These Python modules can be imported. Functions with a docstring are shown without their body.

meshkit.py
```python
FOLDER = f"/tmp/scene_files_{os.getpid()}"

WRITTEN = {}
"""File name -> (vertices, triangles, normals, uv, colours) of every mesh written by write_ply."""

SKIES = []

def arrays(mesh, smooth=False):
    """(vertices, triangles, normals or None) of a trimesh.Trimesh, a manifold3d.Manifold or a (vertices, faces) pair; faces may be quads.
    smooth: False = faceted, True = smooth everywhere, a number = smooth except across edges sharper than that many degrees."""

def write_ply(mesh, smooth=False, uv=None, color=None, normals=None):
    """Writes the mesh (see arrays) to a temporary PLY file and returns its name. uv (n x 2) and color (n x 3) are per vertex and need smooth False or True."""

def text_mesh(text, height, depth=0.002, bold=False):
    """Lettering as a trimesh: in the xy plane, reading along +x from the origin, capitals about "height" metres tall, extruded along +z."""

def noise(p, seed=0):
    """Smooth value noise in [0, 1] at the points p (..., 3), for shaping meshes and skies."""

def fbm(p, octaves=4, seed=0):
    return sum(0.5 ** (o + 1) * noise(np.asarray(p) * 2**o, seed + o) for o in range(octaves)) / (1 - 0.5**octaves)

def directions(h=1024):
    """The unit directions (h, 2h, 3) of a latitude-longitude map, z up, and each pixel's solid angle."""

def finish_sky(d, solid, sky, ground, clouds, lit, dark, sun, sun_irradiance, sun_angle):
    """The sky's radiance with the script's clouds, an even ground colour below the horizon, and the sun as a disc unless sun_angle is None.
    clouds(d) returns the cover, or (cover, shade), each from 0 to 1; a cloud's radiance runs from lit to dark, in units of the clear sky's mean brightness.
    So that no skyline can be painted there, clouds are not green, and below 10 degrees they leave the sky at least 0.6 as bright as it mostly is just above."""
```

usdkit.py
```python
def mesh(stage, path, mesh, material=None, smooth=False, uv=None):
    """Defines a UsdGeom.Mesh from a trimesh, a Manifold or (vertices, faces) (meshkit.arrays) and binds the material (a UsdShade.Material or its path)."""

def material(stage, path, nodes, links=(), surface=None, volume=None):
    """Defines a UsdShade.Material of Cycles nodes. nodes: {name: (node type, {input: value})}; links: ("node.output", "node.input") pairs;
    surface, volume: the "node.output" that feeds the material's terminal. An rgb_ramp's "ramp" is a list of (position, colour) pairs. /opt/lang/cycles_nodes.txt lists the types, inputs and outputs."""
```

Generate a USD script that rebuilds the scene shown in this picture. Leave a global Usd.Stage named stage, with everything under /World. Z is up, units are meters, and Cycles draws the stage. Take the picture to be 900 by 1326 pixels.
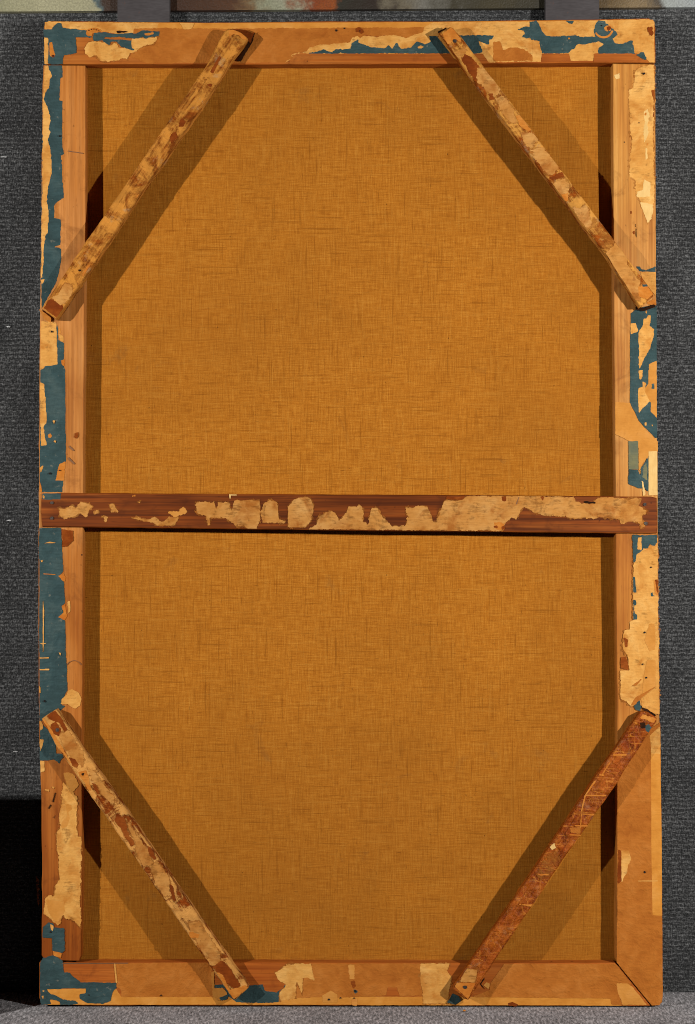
import math, random
import numpy as np, trimesh, usdkit
import shapely, meshkit
from shapely.geometry import Polygon, LineString
from shapely.ops import polygonize
from scipy import ndimage
from pxr import Usd, UsdGeom, UsdLux, UsdShade, Gf, Sdf

stage = Usd.Stage.CreateInMemory()
UsdGeom.SetStageUpAxis(stage, UsdGeom.Tokens.z)
UsdGeom.SetStageMetersPerUnit(stage, 1.0)
UsdGeom.Xform.Define(stage, '/World')
UsdGeom.Scope.Define(stage, '/World/Looks')

# ------------------------------------------------------------------ camera, lamps, exposure
FOC, CX, CY = 2619.0, 450.0, 663.0            # focal length in photo pixels, optical centre
CAM = np.array([0.0, -2.682, 0.637])          # the wall stands at y = 0, the floor at z = 0
cam = UsdGeom.Camera.Define(stage, '/World/camera')
cam.CreateHorizontalApertureAttr(36.0)
cam.CreateVerticalApertureAttr(36.0 * 1326 / 900)
cam.CreateFocalLengthAttr(36.0 * FOC / 900)
cam.CreateClippingRangeAttr(Gf.Vec2f(0.05, 50))
cam.CreateExposureAttr(0.0)
x = UsdGeom.Xformable(cam)
x.AddTranslateOp().Set(Gf.Vec3d(*CAM)); x.AddRotateXOp().Set(90.0)

def lamp(name, pos, power, color, yaw):                # a small studio head, feathered a little outwards
    l = UsdLux.DiskLight.Define(stage, '/World/' + name)
    l.CreateRadiusAttr(0.034); l.CreateNormalizeAttr(True)
    l.CreateIntensityAttr(power); l.CreateColorAttr(Gf.Vec3f(*color))
    t = UsdGeom.Xformable(l)
    t.AddTranslateOp().Set(Gf.Vec3d(*pos)); t.AddRotateZOp().Set(yaw); t.AddRotateXOp().Set(84.0)
POWER = 32.0
lamp('left_lamp', (-1.72, -1.52, 0.98), POWER * 1.06, (1.0, 0.985, 0.96), 10.0)
lamp('right_lamp', (1.50, -1.52, 0.98), POWER, (1.0, 0.985, 0.96), -10.0)

# ------------------------------------------------------------------ materials
def lin(r, g, b, k=0.62):
    f = lambda c: c / 12.92 if c <= 0.04045 else ((c + 0.055) / 1.055) ** 2.4
    return tuple(k * f(v / 255) for v in (r, g, b))

class Graph:
    def __init__(self): self.n, self.l = {}, []
    def add(self, kind, out, **inp):
        name = 'n%d' % len(self.n); vals = {}
        for k, v in inp.items():
            if isinstance(v, str) and '.' in v: self.l.append((v, name + '.' + k))
            else: vals[k] = v
        self.n[name] = (kind, vals)
        return name + '.' + out
    def pos(self, sx=1, sy=1, sz=1, off=(0, 0, 0), rot=(0, 0, 0)):
        c = self.add('texture_coordinate', 'object')
        if rot != (0, 0, 0): c = self.add('mapping', 'vector', vector=c, rotation=rot)
        return self.add('mapping', 'vector', vector=c, scale=(sx, sy, sz), location=off)
    def noise(self, vec, scale=1.0, detail=2.0, rough=0.5, dist=0.0):
        return self.add('noise_texture', 'fac', vector=vec, scale=scale, detail=detail, roughness=rough, distortion=dist)
    def ramp(self, fac, stops, interp=True): return self.add('rgb_ramp', 'color', fac=fac, ramp=stops, interpolate=interp)
    def mix(self, fac, a, b, kind='mix'): return self.add('mix', 'color', mix_type=kind, fac=fac, color1=a, color2=b)
    def math(self, op, a, b): return self.add('math', 'value', math_type=op, value1=a, value2=b)
    def rng(self, v, a, b, c, d): return self.add('map_range', 'result', value=v, from_min=a, from_max=b, to_min=c, to_max=d, clamp=True)
    def done(self, name, color, rough=0.75, bumps=(), spec=0.25, sheen=0.0, metal=0.0, alpha=None):
        nrm = None
        for h, dist, st in bumps:
            kw = dict(height=h, distance=dist, strength=st)
            if nrm: kw['normal'] = nrm
            nrm = self.add('bump', 'normal', **kw)
        kw = dict(base_color=color, roughness=rough, specular_ior_level=spec, metallic=metal)
        if nrm: kw['normal'] = nrm
        if sheen: kw['sheen_weight'] = sheen
        if alpha: kw['alpha'] = alpha
        p = self.add('principled_bsdf', 'BSDF', **kw)
        return usdkit.material(stage, '/World/Looks/' + name, self.n, self.l, surface=p)

def wood(name, dark, mid, light, axis, seed, rough=0.62, streak=0.5, tone=None):
    g = Graph(); o = (seed * 3.7, seed * 1.3, seed * 2.1)
    s = lambda a, c: (a, c, c) if axis == 'x' else (c, c, a)
    fine = g.noise(g.pos(*s(7, 330), off=o), 1, 3, .6, .4)
    grain = g.noise(g.pos(*s(2.6, 130), off=o), 1, 4, .62, .9)
    blotch = g.noise(g.pos(*s(7, 22), off=o), 1, 3, .55, .5)
    f = g.math('add', g.math('multiply', grain, .5), g.math('multiply', blotch, .5))
    c = g.ramp(f, [(.36, dark), (.5, mid), (.64, light)])
    c = g.mix(g.rng(fine, .35, .62, streak, 0.0), c, tuple(v * .62 for v in dark))
    pores = g.noise(g.pos(*s(60, 900), off=o), 1, 2, .5)
    c = g.mix(g.rng(pores, .62, .75, 0, .45), c, tuple(v * .5 for v in dark))
    stain = g.noise(g.pos(26, 26, 26, off=(o[1], o[0], o[2])), 1, 5, .68, .6)
    c = g.mix(g.rng(stain, .56, .7, 0, .5), c, tuple(v * .55 for v in dark))
    dent = g.noise(g.pos(120, 120, 120, off=o), 1, 2, .5)
    c = g.mix(g.rng(dent, .72, .77, 0, .7), c, tuple(v * .25 for v in dark))
    if tone:                                          # the board's own colour changes along its length
        z = g.math('add', g.add('separate_xyz', 'z', vector=g.pos()), g.rng(blotch, .2, .8, -.04, .04))
        c = g.mix(1.0, c, g.ramp(g.rng(z, 0, 1.3, 0, 1), [(a / 1.3, b) for a, b in tone]), 'multiply')
    return g.done(name, c, g.rng(blotch, .3, .7, rough - .08, rough + .1), [(fine, .0006, .5), (blotch, .002, .3)], spec=.1)

def paper(name, a, b, c3, seed, wrinkle=.5, rough=.8, fib=.3, spots=0.12, spot=(.16, .05, .01), thin=0.0, thincol=(.4, .12, .02), axis='x', see=None):
    g = Graph(); o = (seed * 5.1, seed * 2.3, seed * 1.7)
    big = g.noise(g.pos(18, 18, 18, off=o), 1, 4, .6, .8)
    mid = g.noise(g.pos(70, 70, 70, off=o), 1, 4, .65, .4)
    fv = (90, 500, 500) if axis == 'x' else (500, 500, 90)
    fibre = g.noise(g.pos(*fv, off=o), 1, 2, .6)
    f = g.math('add', g.math('multiply', big, .6), g.math('multiply', mid, .4))
    col = g.ramp(f, [(.34, a), (.5, b), (.66, c3)])
    if thin:
        th = g.noise(g.pos(34, 34, 34, off=(o[1], o[2], o[0])), 1, 5, .62, .6)
        col = g.mix(g.rng(th, .5, .66, 0, thin), col, thincol)
    col = g.mix(g.rng(fibre, .35, .65, fib, 0), col, tuple(v * .6 for v in a))
    if spots:
        sp = g.noise(g.pos(150, 150, 150, off=o), 1, 3, .6)
        col = g.mix(g.rng(sp, .66, .72, 0, spots), col, spot)
    al = None
    if see:                                           # skinned so thin in places that the wood shows through
        sn = g.math('add', g.math('multiply', g.noise(g.pos(55, 55, 55, off=(o[2], o[1], o[0])), 1, 6, .7, .8), .75), g.math('multiply', fibre, .25))
        al = g.rng(sn, see[0], see[1], see[2], see[3])
    return g.done(name, col, rough, [(big, .006, wrinkle * .5), (mid, .0022, wrinkle), (fibre, .0004, .3)], spec=.06, alpha=al)

M = {}
M['wood_top'] = wood('honey_pine_along', lin(158, 78, 22), lin(182, 98, 30), lin(196, 116, 44), 'x', 1)
M['wood_left'] = wood('pinkish_pine_upright', lin(174, 102, 40), lin(204, 132, 62), lin(218, 150, 84), 'z', 2, streak=.4, tone=[(.0, (.62, .42, .2)), (.24, (.68, .48, .24)), (.32, (.8, .64, .4)), (.58, (.84, .7, .46)), (.64, (1, 1, 1)), (1.0, (1.02, 1.02, 1.05)), (1.08, (.92, .8, .6)), (1.3, (.9, .76, .52))])
M['wood_right'] = wood('mellow_pine_upright', lin(174, 104, 42), lin(208, 140, 66), lin(222, 160, 86), 'z', 3, streak=.4, tone=[(.0, (.84, .7, .48)), (.6, (.88, .74, .52)), (.64, (1, .98, .95)), (.95, (.96, .96, 1)), (1.05, (1, 1, .9)), (1.3, (1, .95, .75))])
M['wood_bottom'] = wood('honey_pine_sill', lin(160, 76, 22), lin(182, 96, 30), lin(196, 112, 42), 'x', 4)
M['wood_cross'] = wood('dark_stained_pine', lin(98, 42, 6), lin(136, 64, 14), lin(166, 90, 30), 'x', 5, streak=.8)
M['wood_side'] = wood('dark_pine_side', lin(150, 76, 22), lin(176, 96, 34), lin(196, 120, 56), 'z', 6)
M['cream'] = paper('cream_paper', lin(206, 138, 60), lin(228, 164, 82), lin(240, 184, 104), 1, .7, thin=.75, thincol=lin(192, 116, 40), fib=.22, see=(.34, .44, .45, 1))
M['cream_x'] = paper('cream_paper_on_dark_wood', lin(186, 118, 48), lin(206, 142, 70), lin(216, 158, 88), 2, .5, thin=.85, thincol=lin(164, 92, 30), spots=.5, fib=.25, see=(.35, .47, .4, 1))
M['pale'] = paper('pale_paper', lin(222, 176, 104), lin(234, 190, 118), lin(240, 200, 132), 3, .4, fib=.2, axis='z')
M['kraft'] = paper('brown_kraft_paper', lin(168, 93, 30), lin(186, 109, 39), lin(199, 123, 52), 4, 1.0, fib=.16)
M['kraft_light'] = paper('light_kraft_paper', lin(196, 126, 50), lin(212, 142, 62), lin(220, 152, 76), 5, .4, fib=.15)
M['glue'] = paper('glue_stained_wood', lin(160, 88, 26), lin(184, 112, 44), lin(204, 138, 66), 15, .4, fib=.3, see=(.4, .6, 0, .85))
M['band'] = paper('worn_kraft_fold', lin(202, 126, 44), lin(218, 144, 58), lin(228, 158, 76), 14, .4, fib=.15)
M['blue'] = paper('teal_blue_paper', lin(50, 68, 68), lin(59, 81, 82), lin(80, 97, 94), 6, 1.0, rough=.7, fib=.35, spots=.35, spot=lin(150, 140, 120))
M['blue_faded'] = paper('faded_teal_paper', lin(104, 108, 88), lin(128, 122, 86), lin(150, 132, 84), 7, .4, fib=.3)
M['orange'] = paper('orange_glue', lin(190, 100, 30), lin(208, 126, 46), lin(222, 150, 70), 8, .5)
M['rust'] = paper('rusty_brown_glue', lin(112, 46, 8), lin(140, 64, 14), lin(166, 88, 30), 9, .7)
M['black'] = paper('dark_torn_edge', lin(30, 14, 4), lin(48, 24, 8), lin(70, 38, 14), 10, .3)
M['greyline'] = paper('grey_pencil', lin(132, 92, 66), lin(140, 98, 70), lin(150, 104, 72), 11, .1)
M['lint'] = paper('white_lint', lin(190, 190, 188), lin(205, 205, 203), lin(215, 215, 214), 12, .1)

def brace_mat(name, wood_c, cream_c, lo, hi, seed, dirt=.5, wax=False, lean=0.0):
    g = Graph(); o = (seed * 4.3, seed * 1.9, seed * 2.7)
    a = g.noise(g.pos(30, 60, 30, off=o), 1, 6, .68, .9)
    b = g.noise(g.pos(95, 95, 95, off=o), 1, 4, .6, .5)
    w = g.ramp(b, [(.3, tuple(v * .55 for v in wood_c)), (.5, wood_c), (.72, tuple(v * 1.6 for v in wood_c))])
    c = g.ramp(g.noise(g.pos(45, 45, 45, off=(o[2], o[0], o[1])), 1, 5, .65), [(.3, tuple(v * .72 for v in cream_c)), (.5, cream_c), (.7, tuple(min(.9, v * 1.18) for v in cream_c))])
    gr = g.noise(g.pos(320, 320, 9, rot=(0, lean, 0)), 1, 4, .65, .5)
    w = g.mix(g.rng(gr, .36, .56, .5, 0), w, tuple(v * .38 for v in wood_c))
    c = g.mix(g.rng(gr, .34, .48, .25, 0), c, tuple(v * .6 for v in cream_c))
    m = g.rng(g.math('add', g.math('multiply', a, .8), g.math('multiply', gr, .2)), lo, hi, 0, 1)
    col = g.mix(m, w, c)
    d = g.noise(g.pos(60, 60, 60, off=(o[1], o[2], o[0])), 1, 4, .6)
    col = g.mix(g.rng(d, .6, .7, 0, dirt), col, lin(176, 150, 112))
    bm = [(g.math('add', m, b), .0011, .8), (b, .002, .6)]
    rough = .7
    e = g.noise(g.pos(22, 22, 22, off=(o[0], o[2], o[1])), 1, 4, .7, 1.2)
    col = g.mix(g.rng(e, .56, .72, 0, .6), col, tuple(v * .5 for v in wood_c))
    for q, amt in ((0, .8), (1, .55)) if wax else ((0, .35),):      # fine scratches
        r1 = g.noise(g.pos(*((14, 14, 160) if q == 0 else (120, 120, 16)), off=(o[q], q, o[1])), 1, 2, .5, .3)
        col = g.mix(g.rng(g.math('absolute', g.math('subtract', r1, .5), 0), .012, .004, 0, amt), col, lin(206, 126, 44))
    if wax: rough, bm = g.rng(b, .35, .65, .3, .62), [(b, .0045, 1.0), (a, .004, .8)]
    return g.done(name, col, rough, bm, spec=.08 if wax else .04)
M['brace_tl'] = brace_mat('scraped_brace_paper_coated', lin(142, 70, 16), lin(204, 134, 54), .42, .52, 1, .4, lean=-.583)
M['brace_tr'] = brace_mat('scraped_brace_mottled', lin(150, 72, 16), lin(212, 146, 64), .45, .53, 2, .45, lean=.648)
M['brace_bl'] = brace_mat('scraped_brace_flaking', lin(136, 60, 12), lin(214, 150, 76), .45, .51, 3, .25, lean=.605)
M['brace_br'] = brace_mat('waxy_brown_brace', lin(138, 58, 7), lin(186, 98, 28), .42, .64, 4, .22, wax=True, lean=-.588)

def canvas_mat():
    g = Graph()
    warp = g.noise(g.pos(860, 1, 50), 1, 2, .6)
    weft = g.noise(g.pos(50, 1, 860, off=(3, 0, 9)), 1, 2, .6)
    warp2 = g.noise(g.pos(430, 1, 14, off=(9, 1, 2)), 1, 1, .5)
    weft2 = g.noise(g.pos(14, 1, 430, off=(5, 2, 7)), 1, 1, .5)
    mott = g.noise(g.pos(5, 5, 5, off=(2, 2, 2)), 1, 5, .62, .5)
    cell = g.noise(g.pos(900, 900, 900), 1, 1, .5)
    t = g.math('add', g.math('multiply', warp, .5), g.math('multiply', weft, .5))
    c = g.ramp(t, [(.28, lin(148, 82, 20)), (.5, lin(190, 116, 34)), (.72, lin(216, 146, 56))])
    dk = g.math('maximum', g.rng(warp2, .62, .74, 0, .6), g.rng(weft2, .62, .74, 0, .6))
    c = g.mix(dk, c, lin(138, 78, 18))
    lt = g.math('maximum', g.rng(warp2, .4, .3, 0, .22), g.rng(weft2, .4, .3, 0, .22))
    c = g.mix(lt, c, lin(214, 150, 62))
    # painted-in glow: linen golden in the middle, duller towards the bars, in large uneven clouds
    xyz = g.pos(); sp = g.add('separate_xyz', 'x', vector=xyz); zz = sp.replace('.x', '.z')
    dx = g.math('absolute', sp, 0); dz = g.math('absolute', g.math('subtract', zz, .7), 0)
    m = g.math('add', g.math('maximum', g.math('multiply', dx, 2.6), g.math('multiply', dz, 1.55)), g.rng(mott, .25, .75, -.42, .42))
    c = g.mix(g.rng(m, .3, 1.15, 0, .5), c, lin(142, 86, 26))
    slv = g.noise(g.pos(620, 1, 70, off=(1, 0, 4)), 1, 1, .5)
    slh = g.noise(g.pos(70, 1, 620, off=(8, 0, 2)), 1, 1, .5)
    c = g.mix(g.math('maximum', g.rng(slv, .7, .77, 0, .5), g.rng(slh, .7, .77, 0, .5)), c, lin(92, 48, 12))
    nub = g.noise(g.pos(210, 1, 210, off=(2, 0, 6)), 1, 1, .5)
    c = g.mix(g.rng(nub, .77, .81, 0, .75), c, lin(70, 38, 14))
    st = g.noise(g.pos(14, 1, 14, off=(6, 0, 1)), 1, 4, .7, .8)
    c = g.mix(g.rng(st, .64, .74, 0, .25), c, lin(104, 78, 48))
    c = g.mix(g.rng(cell, .38, .62, .2, 0), c, lin(120, 66, 14))
    return g.done('linen_canvas', c, .9, [(t, .0011, .7)], spec=.03)
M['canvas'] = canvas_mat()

def carpet(name, lo, mid, hi, ribs):
    g = Graph()
    a = g.noise(g.pos(520, 520, 520) if ribs else g.pos(330, 75, 330), 1, 3, .8)
    v = g.add('voronoi_texture', 'distance', vector=g.pos(340, 340, 340), scale=1.0)
    big = g.noise(g.pos(16, 16, 16), 1, 4, .6)
    f = g.math('add', g.math('multiply', a, .8), g.math('multiply', big, .2))
    if ribs:
        rb = g.noise(g.pos(130, 1, 600, off=(4, 0, 1)), 1, 2, .6)
        rv = g.noise(g.pos(600, 1, 160, off=(7, 0, 3)), 1, 2, .6)
        rr = g.math('add', g.math('multiply', rb, .6), g.math('multiply', rv, .4))
        f = g.math('add', g.math('multiply', f, .5), g.math('multiply', rr, .5))
    if ribs:
        wv = g.add('wave_texture', 'fac', wave_type='bands', bands_direction='z', profile='sine', vector=g.pos(), scale=52.0, distortion=1.2, detail=2.0, detail_scale=6.0)
        f = g.math('add', f, g.rng(wv, 0, 1, -.02, .02))
    c = g.ramp(f, [(.37, lo), (.5, mid), (.63, hi)])
    return g.done(name, c, .95, [(f, .004, .9), (v, .002, .5)], spec=.05, sheen=.1)
M['wall'] = carpet('grey_wall_carpet', lin(15, 15, 15), lin(58, 58, 58), lin(134, 134, 133), True)
M['floor'] = carpet('grey_floor_carpet', lin(60, 56, 56), lin(136, 130, 130), lin(208, 202, 203), False)
M['strap'] = paper('grey_felt', lin(74, 69, 69), lin(82, 77, 77), lin(90, 85, 85), 13, .2, rough=.95, fib=.35)

def picture_mat():
    g = Graph()
    p = g.add('texture_coordinate', 'object')
    d = g.noise(g.add('mapping', 'vector', vector=p, scale=(30, 30, 30)), 1, 4, .6)
    sx = g.add('separate_xyz', 'x', vector=p)
    f = g.math('add', g.rng(sx, -.46, .46, 0, 1), g.rng(d, .2, .8, -.035, .035))
    px = lambda v: max(0, min(1, v / 900.0))
    st = [(0, (150, 146, 112)), (60, (172, 166, 130)), (122, (168, 162, 128)), (134, (84, 100, 100)), (146, (60, 40, 26)), (230, (62, 34, 14)), (300, (84, 50, 24)), (325, (120, 92, 58)), (352, (150, 150, 122)), (380, (158, 156, 130)), (394, (134, 60, 16)), (425, (150, 74, 14)), (440, (40, 38, 26)), (500, (40, 24, 12)), (520, (110, 100, 80)), (560, (118, 114, 104)), (590, (60, 54, 36)), (640, (64, 56, 32)), (700, (46, 42, 28)), (780, (96, 74, 38)), (830, (130, 108, 74)), (852, (70, 60, 48)), (868, (158, 162, 156)), (900, (150, 154, 152))]
    c = g.ramp(f, [(px(a), lin(*b)) for a, b in st])
    th = g.noise(g.pos(420, 1, 420), 1, 2, .6)
    c = g.mix(g.rng(th, .35, .65, .35, 0), c, (.02, .015, .01))
    return g.done('painted_canvas', c, .55, [(th, .001, .6), (d, .002, .4)], spec=.3)
M['picture'] = picture_mat()
def plain(name, col, rough, metal=0.0, sc=300):
    g = Graph(); n = g.noise(g.pos(sc, sc, sc), 1, 3, .6)
    c = g.ramp(n, [(.3, tuple(v * .5 for v in col)), (.5, col), (.7, tuple(v * 1.5 for v in col))])
    return g.done(name, c, rough, [(n, .0008, .6)], metal=metal)
M['nail'] = plain('dull_iron', lin(78, 66, 58), .5, .5)
M['hole'] = plain('dark_hole', lin(22, 10, 6), .9)

# ------------------------------------------------------------------ helpers
taken = {}
def path_for(parent, name):
    p = parent + '/' + name; n = taken.get(p, -1) + 1; taken[p] = n
    return p if n == 0 else '%s_%03d' % (p, n)
def tag(prim, label=None, cat=None, group=None, kind=None):
    p = prim.GetPrim() if hasattr(prim, 'GetPrim') else prim
    for k, v in (('label', label), ('category', cat), ('group', group), ('kind', kind)):
        if v: p.SetCustomDataByKey(k, v)
    return p
def obj(name, mesh, mat, parent='/World', smooth=False, label=None, kind=None):
    m = usdkit.mesh(stage, path_for(parent, name), mesh, M[mat], smooth=smooth)
    if label or kind: tag(m, label=label, kind=kind)
    return str(m.GetPath())

# the leaning canvas has its own axes: x right, -y out of its back towards the room (w), z up along it
BASE = np.array([0.0, -0.082, 0.001]); S = 0.035 / 1.28; Cc = math.sqrt(1 - S * S)
V = np.array([0, S, Cc]); N = np.array([0, -Cc, S])
def uv(px, py, w=0.0):
    d = np.array([(px - CX) / FOC, 1.0, -(py - CY) / FOC])
    t = ((BASE + w * N - CAM) @ N) / (d @ N)
    p = CAM + t * d - BASE
    return p[0], p @ V
def poly_uv(pts, w): return np.array([uv(a, b, w) for a, b in pts])
def at(px, py, y):                                    # a point of the world at depth y
    t = y - CAM[1]
    return np.array([CAM[0] + (px - CX) / FOC * t, y, CAM[2] - (py - CY) / FOC * t])

def rough_ring(p, step, amp, rng, sharp=0.5):
    """Resamples a closed outline and frays it: noise at several wavelengths along the edge."""
    p = np.asarray(p, float); out = []
    n = len(p)
    L = np.linalg.norm(np.roll(p, -1, 0) - p, axis=1); tot = int(max(8, L.sum() / step))
    def octave(k):
        a = rng.normal(size=max(4, int(tot / k)))
        t = np.linspace(0, len(a), tot, endpoint=False); i = t.astype(int); f = t - i
        return a[i % len(a)] * (1 - f) + a[(i + 1) % len(a)] * f
    disp = amp * (octave(1.0) * .45 + octave(2.5) * .55 + octave(7) * .4)
    s = np.concatenate([[0], np.cumsum(L)]); pos = np.linspace(0, s[-1], tot, endpoint=False)
    for k, d in enumerate(pos):
        i = min(np.searchsorted(s, d, 'right') - 1, n - 1)
        f = (d - s[i]) / max(L[i], 1e-9); e = p[(i + 1) % n] - p[i]
        nr = np.array([-e[1], e[0]]) / max(L[i], 1e-9)
        out.append(p[i] + f * e + nr * disp[k])
    return np.array(out)

def torn(ring, amp, seed, h=.0006):
    """A traced outline torn like old paper: its distance field plus noise, cut at zero; islands and holes come out near the edge."""
    g = Polygon(ring); g = g if g.is_valid else g.buffer(0)
    x0, y0, x1, y1 = g.bounds; m = .004
    xs, ys = np.arange(x0 - m, x1 + m, h), np.arange(y0 - m, y1 + m, h)
    gx, gy = np.meshgrid(xs, ys)
    ins = shapely.contains_xy(g, gx.ravel(), gy.ravel()).reshape(gx.shape)
    d = (ndimage.distance_transform_edt(ins) - ndimage.distance_transform_edt(~ins)) * h
    d = ndimage.gaussian_filter(d, .7)
    P = lambda k: np.stack([gx * k, gy * k, np.zeros_like(gx)], -1)
    n = (meshkit.noise(P(110), seed) - .5) * .9 + (meshkit.noise(P(330), seed + 1) - .5) * 1.1 + (meshkit.noise(P(800), seed + 2) - .5) * .9
    f = d + n * amp * .0021 + 1e-9
    f[[0, -1]] = -1; f[:, [0, -1]] = -1
    segs = []
    A, Bq, Cq, Dq = f[:-1, :-1], f[:-1, 1:], f[1:, 1:], f[1:, :-1]
    code = (A > 0) * 1 + (Bq > 0) * 2 + (Cq > 0) * 4 + (Dq > 0) * 8
    def cross(i, j, e):
        (i0, j0), (i1, j1) = {0: ((i, j), (i, j + 1)), 1: ((i, j + 1), (i + 1, j + 1)), 2: ((i + 1, j), (i + 1, j + 1)), 3: ((i, j), (i + 1, j))}[e]
        t = f[i0, j0] / (f[i0, j0] - f[i1, j1]); t = min(.98, max(.02, t))
        return (round(xs[j0] + t * (j1 - j0) * h, 7), round(ys[i0] + t * (i1 - i0) * h, 7))
    table = {1: [(3, 0)], 2: [(0, 1)], 3: [(3, 1)], 4: [(1, 2)], 5: [(3, 2), (1, 0)], 6: [(0, 2)], 7: [(3, 2)], 8: [(2, 3)], 9: [(2, 0)], 10: [(0, 3), (2, 1)], 11: [(2, 1)], 12: [(1, 3)], 13: [(1, 0)], 14: [(0, 3)]}
    for i, j in zip(*np.nonzero((code > 0) & (code < 15))):
        for e0, e1 in table[code[i, j]]: segs.append((cross(i, j, e0), cross(i, j, e1)))
    out = []
    for q in polygonize([LineString(x_) for x_ in segs]):
        if q.area < 1.2e-6: continue
        r = q.representative_point(); j, i = int((r.x - xs[0]) / h + .5), int((r.y - ys[0]) / h + .5)
        if f[min(i, len(ys) - 1), min(j, len(xs) - 1)] <= 0: continue
        q = Polygon(q.exterior, [k for k in q.interiors if Polygon(k).area > 8e-7]).simplify(.00012)
        if q.is_valid and q.area > 0: out.append(q)
    return out

def prism(ring, w_top, w_bot):
    """Outline in (u, v), or polygons with holes -> a sheet with side walls; top at w_top, open at the bottom, which lies inside the wood."""
    if isinstance(ring, list): polys = ring
    else:
        g = Polygon(ring)
        if not g.is_valid: g = g.buffer(0)
        polys = [max(g.geoms, key=lambda q: q.area) if g.geom_type != 'Polygon' else g]
    vs, fs, at0 = [], [], 0
    for g in polys:
        g = shapely.geometry.polygon.orient(g)
        v2, f = trimesh.creation.triangulate_polygon(g)
        a = v2[f[:, 1]] - v2[f[:, 0]]; b = v2[f[:, 2]] - v2[f[:, 0]]
        flip = (a[:, 0] * b[:, 1] - a[:, 1] * b[:, 0]) < 0
        f[flip] = f[flip][:, ::-1]
        vs.append(np.column_stack([v2[:, 0], np.full(len(v2), -w_top), v2[:, 1]])); fs.append(f + at0); at0 += len(v2)
        for r in [g.exterior, *g.interiors]:
            e = np.array(r.coords)[:-1]; n = len(e); i = np.arange(n); j = (i + 1) % n
            vs.append(np.column_stack([np.tile(e[:, 0], 2), np.repeat([-w_top, -w_bot], n), np.tile(e[:, 1], 2)]))
            fs.append(np.vstack([np.column_stack([i, n + i, n + j]), np.column_stack([i, n + j, j])]) + at0); at0 += 2 * n
    return np.vstack(vs), np.vstack(fs)

def bar(ring, w_top, w_bot, ch=0.0012):
    """A solid bar with a chamfered front edge."""
    p = np.asarray(ring, float)
    if not Polygon(p).exterior.is_ccw: p = p[::-1]
    e = np.roll(p, -1, 0) - p; e /= np.linalg.norm(e, axis=1)[:, None]
    nrm = np.column_stack([-e[:, 1], e[:, 0]]); b = nrm + np.roll(nrm, 1, 0)
    b /= np.maximum((b * b).sum(1), .6)[:, None] / 2
    n = len(p); rings = [(p, w_bot), (p, w_top - ch), (p + b * ch * .45, w_top - ch * .38), (p + b * ch, w_top)]
    v = np.vstack([np.column_stack([q[:, 0], np.full(n, -w), q[:, 1]]) for q, w in rings]); fs = []
    i = np.arange(n); j = (i + 1) % n
    for k in range(3):
        fs += [np.column_stack([k * n + i, k * n + j, (k + 1) * n + j]), np.column_stack([k * n + i, (k + 1) * n + j, (k + 1) * n + i])]
    for ring_, w, rev in ((rings[3][0], w_top, False), (p, w_bot, True)):
        g = Polygon(ring_); g = g if g.is_valid else g.buffer(0)
        if g.geom_type != 'Polygon': g = max(g.geoms, key=lambda q: q.area)
        v2, f = trimesh.creation.triangulate_polygon(g)
        a = v2[f[:, 1]] - v2[f[:, 0]]; c = v2[f[:, 2]] - v2[f[:, 0]]
        flip = ((a[:, 0] * c[:, 1] - a[:, 1] * c[:, 0]) < 0) != rev
        f[flip] = f[flip][:, ::-1]
        fs.append(f + len(v)); v = np.vstack([v, np.column_stack([v2[:, 0], np.full(len(v2), -w), v2[:, 1]])])
    return v, np.vstack(fs)

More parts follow.
